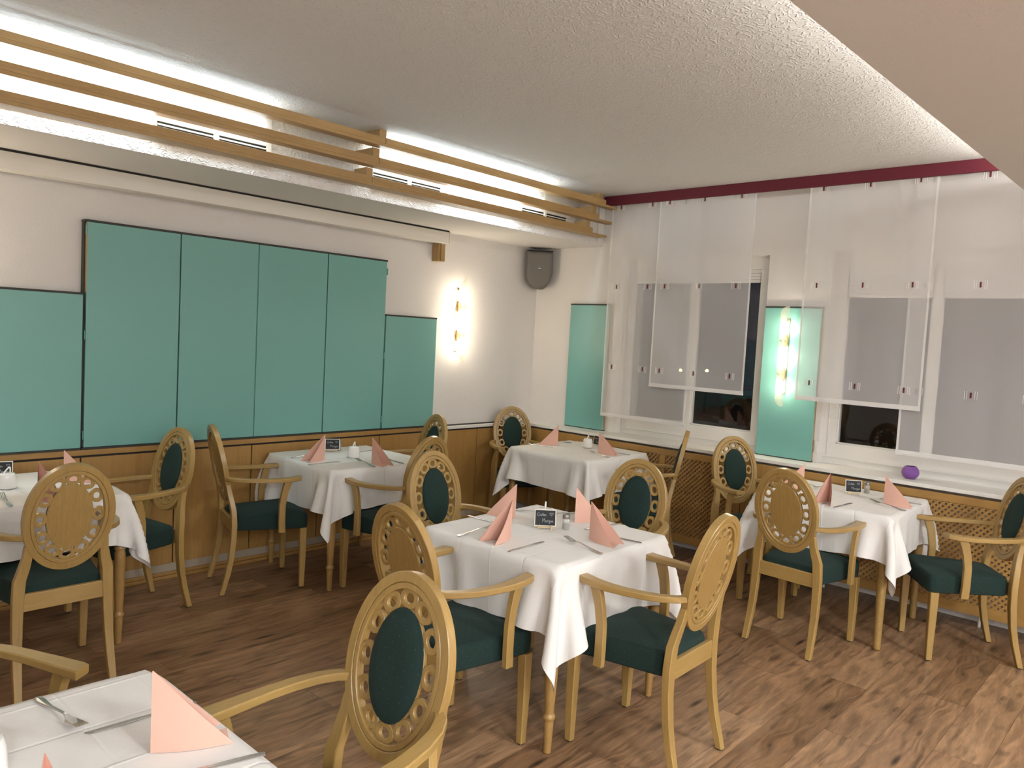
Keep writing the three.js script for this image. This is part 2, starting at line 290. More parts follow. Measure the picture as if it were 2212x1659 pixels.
// windows
function windowUnit(label, z0, z1, y0, y1, mull, blindBottom, fl, fr, x = 5.575) { // fl, fr: widths of the side members
  const g = structGroup('window_' + (scene.children.filter((c) => /^window_/.test(c.name)).length + 1), label);
  const t = .06, yb = .985, yt = y1 - .10;
  mesh(g, 'frame', clean([rbox(x - .03, x + t, y0, yb, z0, z1, .004), rbox(x - .03, x + t, yt, y1, z0, z1, .004), rbox(x - .028, x + t - .001, yb - .001, yt + .001, z0, z0 + fl, .002), rbox(x - .028, x + t - .001, yb - .001, yt + .001, z1 - fr, z1, .002), rbox(x - .012, x + t - .002, yb - .001, yt + .001, mull - .028, mull + .028, .002)]), M.white);
  mesh(g, 'sash_lip', clean([rbox(x - .040, x - .028, y0 + .045, y0 + .052, z0 + .02, z1 - .02, .003), rbox(x - .036, x - .028, y0 + .045, yt + .04, z0 + fl * .45, z0 + fl * .45 + .006, .002)]), M.white);
  for (const [a, b] of [[z0 + fl, mull - .028], [mull + .028, z1 - fr]]) {
    mesh(g, 'glazing_bead', clean([rbox(x - .006, x + .01, yb, yb + .010, a, b, .002), rbox(x - .006, x + .01, yb, yt, a, a + .008, .002), rbox(x - .006, x + .01, yb, yt, b - .008, b, .002)]), M.white);
    mesh(g, 'glass_pane', box(x + .02, x + .026, yb, yt, a, b), M.pane);
    mesh(g, 'blind_box', rbox(x - .028, x + .004, yt - .028, yt, a, b, .006), M.blind);
    const folds = []; const n = Math.max(2, Math.round((yt - .028 - blindBottom) / .028));
    for (let i = 0; i < n; i++) { const ya = blindBottom + (yt - .028 - blindBottom) * i / n, yc = blindBottom + (yt - .028 - blindBottom) * (i + 1) / n; folds.push(rbox(x - .022 + (i % 2) * .002, x - .004, ya, yc, a + .004, b - .004, .008)); }
    mesh(g, 'pleated_blind', clean(folds), M.blind);
  }
  return g;
}
windowUnit('white framed night window beside the corner with raised blind', -3.80, -2.495, .838, 2.325, -3.165, 2.125, .06, .105);
windowUnit('white framed night window at the right with lowered pleated blind', -2.06, .56, .838, 2.335, -1.385, 2.015, .10, .10);
// outside
struct('trim_7', box(5.80, 30, -.5, -.3, -22, 14), M.earth, 'dark ground outside the windows');
{
  const leaves = []; const lg = new THREE.PlaneGeometry(.042, .02, 2, 1); const p = lg.attributes.position; for (let i = 0; i < p.count; i++) p.setZ(i, Math.abs(p.getX(i)) * .3);
  const e = new THREE.Euler(), q = new THREE.Quaternion(), m4 = new THREE.Matrix4();
  for (let i = 0; i < 5200; i++) { const th = rnd() * 6.283, r = Math.sqrt(rnd()), h = rnd(); const g = lg.clone(); e.set(rnd() * 6, rnd() * 6, rnd() * 6); m4.compose(new THREE.Vector3(7.3 + Math.cos(th) * r * .5, -.3 + h * 1.55 * (1 - .35 * r), -1.1 + Math.sin(th) * r * 1.5), q.setFromEuler(e), new THREE.Vector3(1, 1, 1)); g.applyMatrix4(m4); leaves.push(g); }
  const s = thing('garden_shrub', 'dark leafy shrub outside the right window', 'shrub', [0, 0, 0]);
  const f = mesh(s, 'foliage', clean(leaves), M.leaf); f.userData.kind = 'stuff';
  mesh(s, 'stem', loft([[7.3, -.31, -1.1, .03, .03], [7.32, .6, -1.05, .015, .015]], [1, 0, 0], [0, 0, 1]), M.earth);
}
for (const [y, z, l] of [[.886, -11.664, 'distant amber street lamp, nearer the corner of the room'], [.931, -10.808, 'distant amber street lamp, farther from the corner of the room']]) {
  const s = thing('street_lamp', l, 'street lamp', [20, -.3, z], 0, 'street lamps in the night');
  mesh(s, 'pole', new THREE.CylinderGeometry(.03, .05, y + .3, 10).translate(0, (y + .3) / 2, 0), M.black);
  mesh(s, 'lantern', new THREE.SphereGeometry(.05, 12, 8).scale(1, .8, 1).translate(0, y + .30, 0), M.amber);
  const pl = new THREE.PointLight(new THREE.Color(1, .55, .2), .3); pl.position.set(0, y + .36, 0); s.add(pl);
}
// ---------------------------------------------------------------- slatted cove light on the soffit
{
  const g = thing('cove_light', 'long wooden slatted cove light with three stepped troughs under the ceiling', 'cove light', [0, 0, 0]);
  const rows = [[-3.80, 2.720, 2.738, 2.773, .075], [-3.86, 2.608, 2.626, 2.664, .075], [-3.92, 2.500, 2.518, 2.557, .098]];
  const tubes = [[[.62, 2.22], [2.965, 4.57], [-1.05, .58]], [[.62, 2.22], [2.96, 4.60], [-1.05, .58]], [[.82, 1.62], [3.58, 4.35], [-1.05, .78]]];
  rows.forEach(([z, yb, ya, yt, dep], r) => {
    for (const [a, b] of [[-1.2, 2.899], [2.903, 5.161]]) mesh(g, 'front_lip', rbox(a, b, ya, yt, z - .016, z, .002), M.slat);
    mesh(g, 'shelf', rbox(-1.2, 5.362, yb, ya, z - dep, z + .0005, .002), M.slat);
    for (const [a, b] of tubes[r]) {
      const yc = [2.786, 2.698, 2.588][r], zc = -4.006, t = new THREE.CylinderGeometry(.0135, .0135, b - a, 14); t.rotateZ(Math.PI / 2); t.translate((a + b) / 2, yc, zc);
      mesh(g, 'tube', t, M.lamp);
      for (const x of [a, b]) mesh(g, 'tube_socket', rbox(x - .010, x + .010, yc - .016, yc + .016, ZS + .011, zc + .012, .002), M.white);
      const up = new THREE.RectAreaLight(COOL, TUBE_UP, b - a, .024); up.position.set((a + b) / 2, yc + .010, zc + .010); up.lookAt((a + b) / 2, yc + 1, zc + .8); g.add(up);
      const dn = new THREE.RectAreaLight(COOL, TUBE_DOWN, b - a, .024); dn.position.set((a + b) / 2, yc - .0145, zc); dn.lookAt((a + b) / 2, yc - 1, zc); g.add(dn);
    }
  });
  for (const x of [2.865, 5.085]) for (const [z, a, b] of [[-3.815, 2.773, YC], [-3.875, 2.664, 2.720], [-3.935, 2.557, 2.608]]) mesh(g, 'post', rbox(x, x + .05, a, b, ZS, z, .002, 1), M.slat);
  // the same kind of trough on the side of the lowered ceiling, out of the camera's sight
  const h = thing('cove_light', 'wooden cove light trough on the side of the lowered ceiling', 'cove light', [0, 0, 0]);
  mesh(h, 'shelf', rbox(.3, 5.2, 2.640, 2.658, -.900, -.780, .002), M.slat); mesh(h, 'front_lip', rbox(.3, 5.2, 2.658, 2.690, -.900, -.886, .002), M.slat);
  for (const [a, b] of [[.45, 1.95], [2.05, 3.55], [3.65, 5.15]]) {
    mesh(h, 'tube', new THREE.CylinderGeometry(.0135, .0135, b - a, 14).rotateZ(Math.PI / 2).translate((a + b) / 2, 2.680, -.845), M.lampNeutral);
    const up = new THREE.RectAreaLight(NEUTRAL, COVE, b - a, .024); up.position.set((a + b) / 2, 2.695, -.848); up.lookAt((a + b) / 2, 3.5, -1.4); h.add(up);
  }
  const s = structGroup('trim_8', 'smooth white back panel behind the wooden light slats');
  mesh(s, 'back_panel', rbox(X0, 1.640, 2.516, YC, ZS, ZS + .010, .002), M.whiteMatt);
  mesh(s, 'back_panel', rbox(1.642, 2.290, 2.632, YC, ZS, ZS + .009, .002), M.whiteMatt);
  mesh(s, 'back_panel', rbox(2.992, 3.610, 2.632, YC, ZS, ZS + .009, .002), M.whiteMatt);
  mesh(s, 'back_panel', rbox(3.612, 4.390, 2.516, YC, ZS, ZS + .010, .002), M.whiteMatt);
  mesh(s, 'back_panel', rbox(4.392, 4.995, 2.632, YC, ZS, ZS + .009, .002), M.whiteMatt);
  mesh(s, 'corner_casing', rbox(5.40, XW, YS + .005, YC, ZS, ZS + .02, .003, 1), M.whiteMatt);
  for (const [a, b, l] of [[1.640, 2.290, 'slotted white air vent left of the wooden post, behind the light slats'], [2.992, 3.610, 'slotted white air vent just right of the wooden post'], [4.392, 4.995, 'slotted white air vent nearest the window wall']]) {
    const v = thing('air_vent', l, 'air vent', [0, 0, 0], 0, 'air vents in the soffit'), mid = (a + b) / 2;
    mesh(v, 'duct', box(a + .004, b - .004, 2.525, 2.630, ZS - .001, ZS + .001), M.black);
    mesh(v, 'frame', clean([rbox(a, b, 2.616, 2.632, ZS, ZS + .012, .002), rbox(a, b, 2.517, 2.535, ZS, ZS + .012, .002), rbox(a, a + .008, 2.534, 2.617, ZS, ZS + .0115, .002), rbox(b - .03, b, 2.534, 2.617, ZS, ZS + .0115, .002)]), M.white);
    mesh(v, 'mullion', rbox(mid - .014, mid + .014, 2.518, YC - .002, ZS, ZS + .014, .002), M.white);
    for (const y of [2.600, 2.584, 2.568, 2.552]) mesh(v, 'slat', rbox(a + .006, b - .006, y - .0035, y + .0035, ZS, ZS + .012, .002), M.white);
  }
}
// ---------------------------------------------------------------- turquoise panels
{
  const zf = -4.715, y0 = .857, yT = 2.148, yL = 1.738;
  const c = thing('folding_panel_cabinet', 'tall turquoise wall cabinet with four doors above the wainscot', 'cabinet', [0, 0, 0]);
  mesh(c, 'carcass', box(1.547, 3.664, y0 - .010, yT - .004, ZW + .003, zf - .022, 1), M.edge);
  mesh(c, 'top_edge', box(1.545, 3.666, yT - .012, yT, ZW + .003, zf + .001), M.edge);
  mesh(c, 'bottom_edge', box(1.545, 3.666, y0 - .012, y0, ZW + .003, zf + .001), M.edge);
  const xs = [1.553, 2.085, 2.602, 3.138, 3.664];
  for (let i = 0; i < 4; i++) {
    const d = mesh(c, 'door', rbox(xs[i] + .004, xs[i + 1] - .004, y0 + .002, yT - .013, zf - .020, zf, .0015), M.teal);
    if (i === 0) { mesh(d, 'edge_strip', box(xs[0] + .001, xs[0] + .0035, 1.74, yT - .02, zf - .02, zf - .001), M.maple); for (const y of [.93, 1.50, 2.09]) mesh(d, 'hinge', rbox(xs[0] - .003, xs[0] + .0005, y - .025, y + .025, zf - .012, zf + .004, .001), M.tealMetal); }
    if (i === 3) for (const y of [.93, 1.42, 2.06]) mesh(d, 'hinge', rbox(xs[4] - .002, xs[4] + .0055, y - .025, y + .025, zf - .012, zf + .004, .001), M.tealMetal);
  }
  mesh(c, 'joint_strip', box(2.6005, 2.6035, y0 + .003, yT - .014, zf - .02, zf - .003), M.tealMetal);
  const low = (a, b, l) => {
    const o = thing('wall_panel', l, 'wall panel', [0, 0, 0]);
    mesh(o, 'board', rbox(a, b, y0 + .001, yL - .012, ZW, zf, .0015), M.teal);
    mesh(o, 'top_edge', box(a - .001, b + .001, yL - .012, yL, ZW, zf + .001), M.edge);
    mesh(o, 'bottom_edge', box(a - .001, b + .001, y0 - .012, y0, ZW, zf + .001), M.edge);
  };
  low(1.02, 1.540, 'lower turquoise wall panel left of the tall four-door cabinet');
  low(3.674, 4.190, 'lower turquoise wall panel between the tall cabinet and the wall lamp');
  const win = (a, b, y0, l) => {
    const o = thing('wall_panel', l, 'wall panel', [0, 0, 0]), xf = 5.440;
    mesh(o, 'board', rbox(xf, xf + .014, y0 + .006, 1.930, a, b, .0015), M.teal);
    mesh(o, 'core', box(xf + .014, XW, y0 + .006, 1.930, a + .002, b - .001, 1), M.panelWood);
    mesh(o, 'top_edge', box(xf - .001, XW, 1.930, 1.942, a - .001, b + .001), M.edge);
    mesh(o, 'bottom_edge', box(xf + .004, XW, y0 - .001, y0 + .008, a, b), M.edge);
  };
  win(-4.327, -3.905, .841, 'turquoise wall panel on the sill next to the corner');
  win(-2.497, -2.082, .841, 'turquoise wall panel with a lit lamp between the two windows');
}
// ---------------------------------------------------------------- wall lamps
function sconce(label, [x, y, z], turn, group = 'glass tube wall lamps') { // local +z away from the wall
  const g = thing('wall_lamp', label, 'wall lamp', [x, y, z], turn, group), H = .36;
  mesh(g, 'backplate', rbox(-.012, .012, -.27, .27, .0, .008, .002, 1), M.brass);
  // front glass: a half tube with slanted ends
  const R = .030, n = 24, rows = 24, pos = [], idx = [], uv = [];
  for (let i = 0; i <= rows; i++) for (let j = 0; j <= n; j++) { const a = -.35 + j / n * (Math.PI + .7), cx = Math.cos(a), s = i / rows, e = H - .028 + .028 * Math.cos(a - .5); pos.push(R * cx, -e + 2 * e * s, .070 + R * Math.sin(a)); uv.push(j / n, s); }
  for (let i = 0; i < rows; i++) for (let j = 0; j < n; j++) { const a = i * (n + 1) + j, b = a + n + 1; idx.push(a, a + 1, b, a + 1, b + 1, b); }
  const t = new THREE.BufferGeometry(); t.setAttribute('position', new THREE.Float32BufferAttribute(pos, 3)); t.setAttribute('uv', new THREE.Float32BufferAttribute(uv, 2)); t.setIndex(idx); t.computeVertexNormals();
  mesh(g, 'front_glass', t, M.shade);
  for (const yy of [.112, -.132]) {
    const h = mesh(g, 'holder', new THREE.CylinderGeometry(.014, .014, .060, 16).translate(0, yy, .030), M.socket);
    for (const k of [-1, 0, 1]) { const q = new THREE.TorusGeometry(R + .0012, .0012, 6, 24, Math.PI + .7).rotateZ(-.35).rotateX(Math.PI / 2); q.scale(1, 1, 1); mesh(h, 'ring', q.translate(0, yy + k * .011, .070), M.brass); }
    mesh(g, 'arm', new THREE.CylinderGeometry(.005, .005, .09, 10).rotateX(Math.PI / 2).translate(0, yy, .05), M.brass);
  }
  for (const [yy, l] of [[.205, .060], [-.01, .130], [-.222, .060]]) {
    mesh(g, 'bulb', new THREE.CapsuleGeometry(.016, l, 6, 16).translate(0, yy, .030), M.bulb);
    const p = new THREE.PointLight(WARM, BULB); p.position.set(0, yy, .108); p.shadow.radius = 1; g.add(p);
  }
  return g;
}
sconce('lit glass tube wall lamp on the white wall right of the turquoise cabinet', [4.465, 1.735, ZW], 0);
sconce('lit glass tube wall lamp on the turquoise panel between the windows', [5.440, 1.58, -2.315], -Math.PI / 2);
sconce('lit glass tube wall lamp left of the turquoise cabinet', [.74, 1.735, ZW], 0);
sconce('lit glass tube wall lamp right of the right window, outside the view', [XW, 1.58, .80], -Math.PI / 2, 'wall lamps behind the viewer');
sconce('lit glass tube wall lamp on the wall behind the viewer', [.6, 1.70, Z1], Math.PI, 'wall lamps behind the viewer');
for (const [x, z, l] of [[2.9, 1.75, 'square ceiling light near the right window, outside the view'], [.9, 1.75, 'square ceiling light behind the viewer to the right'], [-1.0, 1.75, 'square ceiling light behind the viewer to the left']]) {
  const g = thing('ceiling_light', l, 'ceiling light', [x, 2.45, z], 0, 'ceiling lights behind the viewer');
  mesh(g, 'frame', clean([rbox(-.31, .31, -.03, 0, -.31, -.29), rbox(-.31, .31, -.03, 0, .29, .31), rbox(-.31, -.29, -.03, 0, -.31, .31), rbox(.29, .31, -.03, 0, -.31, .31)]), M.white);
  mesh(g, 'diffuser', box(-.29, .29, -.022, -.002, -.29, .29), M.panelGlow);
  const r = new THREE.RectAreaLight(SOFT, PANEL, .58, .58); r.position.set(0, -.032, 0); r.lookAt(x, 0, z); r.rotation.set(-Math.PI / 2, 0, 0); g.add(r);
}
// ---------------------------------------------------------------- projection screen, bracket, loudspeaker, socket, candle bowl
{
  const g = thing('projection_screen', 'rolled-up white projection screen housing under the soffit', 'projection screen', [0, 0, 0]);
  mesh(g, 'housing', rbox(-.9, 4.225, 2.337, 2.430, -4.755, -4.650, .004), M.frameWhite);
  mesh(g, 'end_cap', rbox(4.225, 4.245, 2.334, 2.434, -4.758, -4.647, .006), M.frameWhite);
  mesh(g, 'slot', box(-.9, 4.225, 2.4305, YS - .002, -4.73, -4.652), M.black);
  mesh(g, 'bracket', rbox(4.158, 4.222, 2.195, 2.337, ZW + .003, -4.700, .002, 1), M.slat);
  mesh(g, 'bracket_lip', rbox(4.180, 4.222, 2.195, 2.337, -4.700, -4.690, .002, 1), M.slat);
  mesh(g, 'pull_knob', new THREE.SphereGeometry(.007, 10, 8).translate(4.165, 2.333, -4.665), M.white);
}
{
  const g = thing('loudspeaker', 'grey shield-shaped loudspeaker high in the corner', 'loudspeaker', [5.335, 2.06, -4.640], -Math.PI / 4);
  const s = new THREE.Shape(); s.moveTo(-.118, .345); s.lineTo(.118, .345); s.lineTo(.122, .17); s.bezierCurveTo(.122, .075, .075, .01, .03, 0); s.lineTo(-.03, 0); s.bezierCurveTo(-.075, .01, -.122, .075, -.122, .17); s.closePath();
  const front = new THREE.ExtrudeGeometry(s, { depth: .01, bevelEnabled: true, bevelThickness: .05, bevelSize: .03, bevelOffset: -.03, bevelSegments: 8, curveSegments: 20 });
  mesh(g, 'grille', uvm(front, 0), M.speaker);
  mesh(g, 'cabinet', loft([[0, .012, -.05, .045, .06], [0, .17, -.05, .112, .06], [0, .345, -.05, .112, .06]], [1, 0, 0], [0, 0, 1]), M.black);
  mesh(g, 'top_plate', rbox(-.118, .118, .343, .352, -.10, .035, .003), M.black);
  mesh(g, 'badge', rbox(-.012, .012, .186, .190, .0595, .0625, .001), M.steel);
}
{
  const g = thing('wall_socket', 'small white wall socket beside the turquoise lamp panel', 'socket', [XW, .955, -2.062], 0);
  mesh(g, 'plate', rbox(-.009, 0, -.042, .042, -.014, .014, .003), M.white);
  mesh(g, 'insert', new THREE.CylinderGeometry(.009, .009, .003, 18).rotateZ(Math.PI / 2).translate(-.0095, 0, 0), M.whiteMatt);
  const c = thing('candle_bowl', 'round purple glass candle bowl on the window sill', 'candle holder', [5.385, .840, -1.415], 0);
  const pr = [[0, .002], [.028, 0], [.042, .012], [.0515, .030], [.0530, .044], [.048, .062], [.036, .078], [.029, .082], [.027, .081], [.034, .076], [.046, .061], [.0505, .044], [.049, .030], [.040, .014], [.026, .004], [0, .004]].map(([a, b]) => new THREE.Vector2(a, b));
  mesh(c, 'bowl', new THREE.LatheGeometry(pr, 40), M.purple);
}
// ---------------------------------------------------------------- curtains
{
  const r = thing('curtain_rail', 'long burgundy curtain pelmet under the ceiling above the windows', 'curtain rail', [0, 0, 0]);
  mesh(r, 'fascia', rbox(5.245, 5.268, 2.742, 2.8195, -3.885, 1.0, .002, 2), M.burgundy);
  mesh(r, 'track', rbox(5.27, 5.37, 2.790, 2.8195, -3.885, 1.0, .002, 2), M.white);
  const panel = (label, z0, z1, yb, x) => {
    const g = thing('sheer_curtain', label, 'curtain', [0, 0, 0], 0, 'sheer curtain panels at the windows'), yt = 2.788, w = z1 - z0;
    const wave = (z, y) => { const s = (z - z0) / w, h = Math.pow(1 - (y - yb) / (yt - yb), .6); return x + .006 * Math.sin(s * 17 + z0 * 9) * (.3 + .7 * h) * (1 - .4 * h) + .004 * Math.sin(s * 39 + z0 * 5) * (.25 + .5 * (1 - h)); };
    const sheet = (a, b, y0, y1, nx, ny, dx) => { const p = new THREE.PlaneGeometry(1, 1, nx, ny), q = p.attributes.position; for (let i = 0; i < q.count; i++) { const zz = a + (q.getX(i) + .5) * (b - a), yy = y0 + (q.getY(i) + .5) * (y1 - y0); q.setXYZ(i, wave(zz, yy) + dx, yy, zz); } p.computeVertexNormals(); return p; };
    mesh(g, 'fabric', sheet(z0, z1, yb + .02, yt, 90, 30, 0), M.sheer);
    for (const [a, b] of [[z0, z0 + .014], [z1 - .014, z1]]) mesh(g, 'side_hem', sheet(a, b, yb + .02, yt, 3, 30, -.0012), M.hem);
    const bar = sheet(z0, z1, yb, yb + .03, 60, 1, -.003), bar2 = sheet(z0, z1, yb, yb + .03, 60, 1, .003); mesh(g, 'bottom_bar', clean([bar, bar2, rbox(x - .003, x + .003, yb, yb + .012, z0, z1, .001)]), M.hem);
    for (let zz = z0 + .091; zz < z1; zz += .303) for (const y of [1.410, 2.079, 2.735]) {
      const xx = wave(zz, y) - .004;
      const e = mesh(g, 'embroidered_strip', rbox(xx, xx + .002, y - .017, y + .017, zz - .0055, zz + .0055, .0008), M.stitch);
      for (const d of [-.034, -.022, .022, .034]) mesh(e, 'white_thread', rbox(xx + .001, xx + .0022, y - .026, y + .026, zz + d - .0016, zz + d + .0016, .0008), M.stitchWhite);
    }
  };
  panel('long sheer curtain panel hanging lowest beside the corner panel', -3.840, -3.034, .990, 5.312);
  panel('shorter sheer curtain panel in front of the corner window', -3.363, -2.552, 1.278, 5.284);
  panel('shorter sheer curtain panel overlapping the lamp between the windows', -2.165, -1.364, 1.286, 5.284);
  panel('long sheer curtain panel at the right edge above the purple bowl', -1.492, -.60, .996, 5.312);
}
// ---------------------------------------------------------------- chairs
const chair0 = (() => {
  const g = thing('dining_chair', '', 'chair', [0, 0, 0], 0, 'oval-backed dining chairs');
  const U = [1, 0, 0], V = [0, 0, 1];
  for (const s of [-1, 1]) {
    const f = mesh(g, 'leg', loft([[s * .210, .006, .2285, .0145, .0145], [s * .2115, .20, .2285, .0185, .0185], [s * .210, .3765, .2275, .0215, .0215]], U, V, .16), M.maple);
    mesh(f, 'glide', new THREE.CylinderGeometry(.0125, .0125, .006, 14).translate(s * .210, .003, .2285), M.glide);
    const b = mesh(g, 'leg', loft([[s * .1835, .006, -.2365, .0145, .0135], [s * .182, .06, -.222, .0155, .0145], [s * .180, .13, -.2035, .017, .0155], [s * .178, .22, -.187, .0185, .016], [s * .176, .32, -.178, .020, .0160], [s * .1735, .42, -.1755, .0215, .0160], [s * .1695, .505, -.181, .0225, .0155], [s * .157, .555, -.190, .021, .015], [s * .1475, .605, -.2005, .0175, .0145], [s * .148, .655, -.211, .013, .013]], U, V, .16), M.maple);
    mesh(b, 'glide', new THREE.CylinderGeometry(.012, .012, .006, 14).translate(s * .1835, .003, -.2365), M.glide);
    // arm rest: sweeps out from the oval and forward
    const path = [[.160, .6935, -.218, .014, .0115], [.186, .692, -.196, .016, .0115], [.2135, .690, -.150, .0185, .0115], [.233, .6875, -.085, .0205, .0115], [.2435, .685, -.01, .0215, .0115], [.247, .684, .06, .0240, .0120], [.2455, .6855, .125, .0260, .0125], [.2405, .689, .172, .0275, .0130], [.2355, .692, .202, .0265, .0125]];
    const secs = path.map(([l, y, z, a, b2], i) => { const p = path[Math.max(0, i - 1)], q = path[Math.min(path.length - 1, i + 1)], dx = q[0] - p[0], dz = q[2] - p[2], L = Math.hypot(dx, dz); let u = [s * dz / L, 0, -dx / L]; if (i === path.length - 1) u = [s * .96, 0, -.28]; return [s * l, y, z, a, b2, u, [0, 1, 0]]; });
    mesh(g, 'arm_rest', loft(secs, U, V, .28, 2), M.maple);
    mesh(g, 'arm_post', loft([[s * .2415, .365, .090, .0125, .0195], [s * .2425, .43, .0865, .0125, .0190], [s * .2435, .53, .0865, .0125, .0185], [s * .2445, .60, .0965, .0125, .0195], [s * .2455, .645, .1085, .0130, .0215], [s * .246, .676, .119, .0135, .0225]], U, V, .16), M.maple);
  }
  mesh(g, 'back_rail', rbox(-.160, .160, .372, .446, -.187, -.166, .003), M.maple);
  // seat cushion
  const outline = (f, b, wf, wb, r, n = 8) => { // rounded trapezium
    const c = [[wf, f], [-wf, f], [-wb, b], [wb, b]], out = [];
    for (let i = 0; i < 4; i++) {
      const P = c[i], A = c[(i + 3) % 4], B = c[(i + 1) % 4], un = (p, q) => { const d = Math.hypot(q[0] - p[0], q[1] - p[1]); return [(q[0] - p[0]) / d, (q[1] - p[1]) / d]; }, a = un(P, A), e = un(P, B);
      for (let k = 0; k <= n; k++) { const t = k / n; out.push([P[0] + a[0] * r * (1 - t) * (1 - t) + e[0] * r * t * t, P[1] + a[1] * r * (1 - t) * (1 - t) + e[1] * r * t * t]); }
      const L = Math.hypot(B[0] - P[0], B[1] - P[1]); for (let k = 1; k < 5; k++) { const t = r + (L - 2 * r) * k / 5; out.push([P[0] + e[0] * t, P[1] + e[1] * t]); }
    }
    return out;
  };
  const base = outline(.260, -.166, .232, .158, .048), N = base.length, pos = [], idx = [];
  const layers = [[.378, .90], [.374, .975], [.380, .996], [.40, 1], [.435, 1], [.452, .996], [.463, .982]];
  for (const k of [.955, .92, .87, .80, .70, .58, .44, .28, .12]) layers.push([.468 + .026 * (1 - k * k), k]);
  for (const [y, k] of layers) for (const [x, z] of base) pos.push(x * k, y, .05 + (z - .05) * k);
  for (let i = 0; i + 1 < layers.length; i++) for (let j = 0; j < N; j++) { const k = (j + 1) % N, a = i * N + j, b = i * N + k, c = a + N, d = b + N; idx.push(a, b, c, b, d, c); }
  const top = pos.length / 3; pos.push(0, .494, .05, 0, .378, .05);
  for (let j = 0; j < N; j++) { const k = (j + 1) % N, o = (layers.length - 1) * N; idx.push(o + j, o + k, top); idx.push(k, j, top + 1); }
  let sg = new THREE.BufferGeometry(); sg.setAttribute('position', new THREE.Float32BufferAttribute(pos, 3)); sg.setIndex(idx); sg.computeVertexNormals();
  { const p = sg.attributes.normal; if (p.getY(top) < 0) { for (let i = 0; i < idx.length; i += 3) { const t = idx[i + 1]; idx[i + 1] = idx[i + 2]; idx[i + 2] = t; } sg.setIndex(idx); sg.computeVertexNormals(); } }
  mesh(g, 'seat', uvm(sg, 0), M.pad);
  // oval back: two stepped rings, carved loops, medallion and pad
  const tilt = (q) => { q.rotateX(-.2060); q.translate(0, .765, -.2325); return q; };
  const fr = mesh(g, 'back_frame', uvm(tilt(extrude(ellipse(.1775, .2375, .1500, .2095), .030, .002, 56).translate(0, 0, -.015)), 1), M.maple);
  mesh(fr, 'inner_ring', uvm(tilt(extrude(ellipse(.1492, .2087, .1345, .1920), .028, .002, 56).translate(0, 0, -.0142)), 1), M.maple);
  const med = mesh(g, 'medallion', uvm(tilt(extrude(ellipse(.0890, .1455), .013, .002, 40).translate(0, 0, -.0065)), 1), M.maple);
  for (let k = 0; k < 12; k++) {
    const a = Math.PI / 2 + k * Math.PI / 6, x = .1125 * Math.cos(a), y = .1695 * Math.sin(a);
    const nx = Math.cos(a) / .1125, ny = Math.sin(a) / .1695, turn = Math.atan2(ny, nx);
    mesh(med, 'carved_loop', uvm(tilt(extrude(ellipse(.0268, .0325, .0132, .0165), .012, .0018, 20).rotateZ(turn).translate(x, y, -.0055)), 1), M.maple);
  }
  for (const y of [.07, -.07]) mesh(med, 'screw', tilt(new THREE.CylinderGeometry(.0035, .0035, .001, 10).rotateX(Math.PI / 2).translate(0, y, -.0068)), M.edge);
  const pd = new THREE.SphereGeometry(1, 36, 16, 0, Math.PI * 2, 0, Math.PI / 2).rotateX(Math.PI / 2), pp = pd.attributes.position;
  for (let i = 0; i < pp.count; i++) { const r = Math.hypot(pp.getX(i), pp.getY(i)), z = Math.pow(Math.max(0, 1 - r ** 4), .5); pp.setZ(i, z * .020); pp.setX(i, pp.getX(i) * .0900); pp.setY(i, pp.getY(i) * .1455); }
  pd.computeVertexNormals();
  mesh(g, 'back_pad', uvm(tilt(pd.translate(0, 0, .006)), 1), M.pad);
  return g;
})();
// centre of the feet, forward direction, label
const chairs = [
  [1.110, -3.742, 0, -1, 'chair seen from behind at the far left table, nearest the viewer'],
  [1.675, -4.312, -.985, .15, 'chair at the right side of the far left table, against the wainscot'],
  [2.4355, -4.340, .967, .256, 'chair seen from the side at the left of the table under the cabinet'],
  [3.030, -3.708, -.12, -.993, 'chair seen from behind at the table under the cabinet, nearest the viewer'],
  [3.648, -4.395, -.985, -.17, 'chair right of the table under the cabinet, turned to the left'],
  [4.905, -4.370, -.48, .877, 'chair in the corner of the room behind the corner table'],
  [4.873, -3.073, -.491, -.871, 'chair seen edge-on at the right of the corner table before the lattice'],
  [2.682, -2.737, 0, 1, 'chair behind the centre table at its left, green back pad showing'],
  [3.235, -2.205, -.985, .16, 'chair behind the centre table at its right, green back pad showing'],
  [2.036, -2.140, 1, 0, 'chair in front of the centre table at its left, back medallion showing'],
  [2.648, -1.592, -.03, -1, 'chair in front of the centre table at its right, seen from behind'],
  [4.934, -2.260, -.5, .866, 'chair left of the table by the right window, before the lamp panel'],
  [4.264, -1.638, .998, .061, 'chair seen from behind in front of the table by the right window'],
  [4.844, -.956, -.555, -.832, 'chair at the right edge beside the table by the right window'],
  [1.010, -1.462, -.995, .10, 'large foreground chair with dotted green oval pad beside the nearest table'],
  [.410, -2.210, .35, .94, 'chair at the left edge behind the nearest table, only an arm showing'],
];
chairs.forEach(([x, z, fx, fz, l], i) => {
  const turn = Math.atan2(fx, fz), label = 'oval-backed wooden ' + l;
  if (i) copy(chair0, label, [x, 0, z], turn); else { chair0.userData.label = label; chair0.position.set(x, 0, z); chair0.rotation.y = turn; }
});
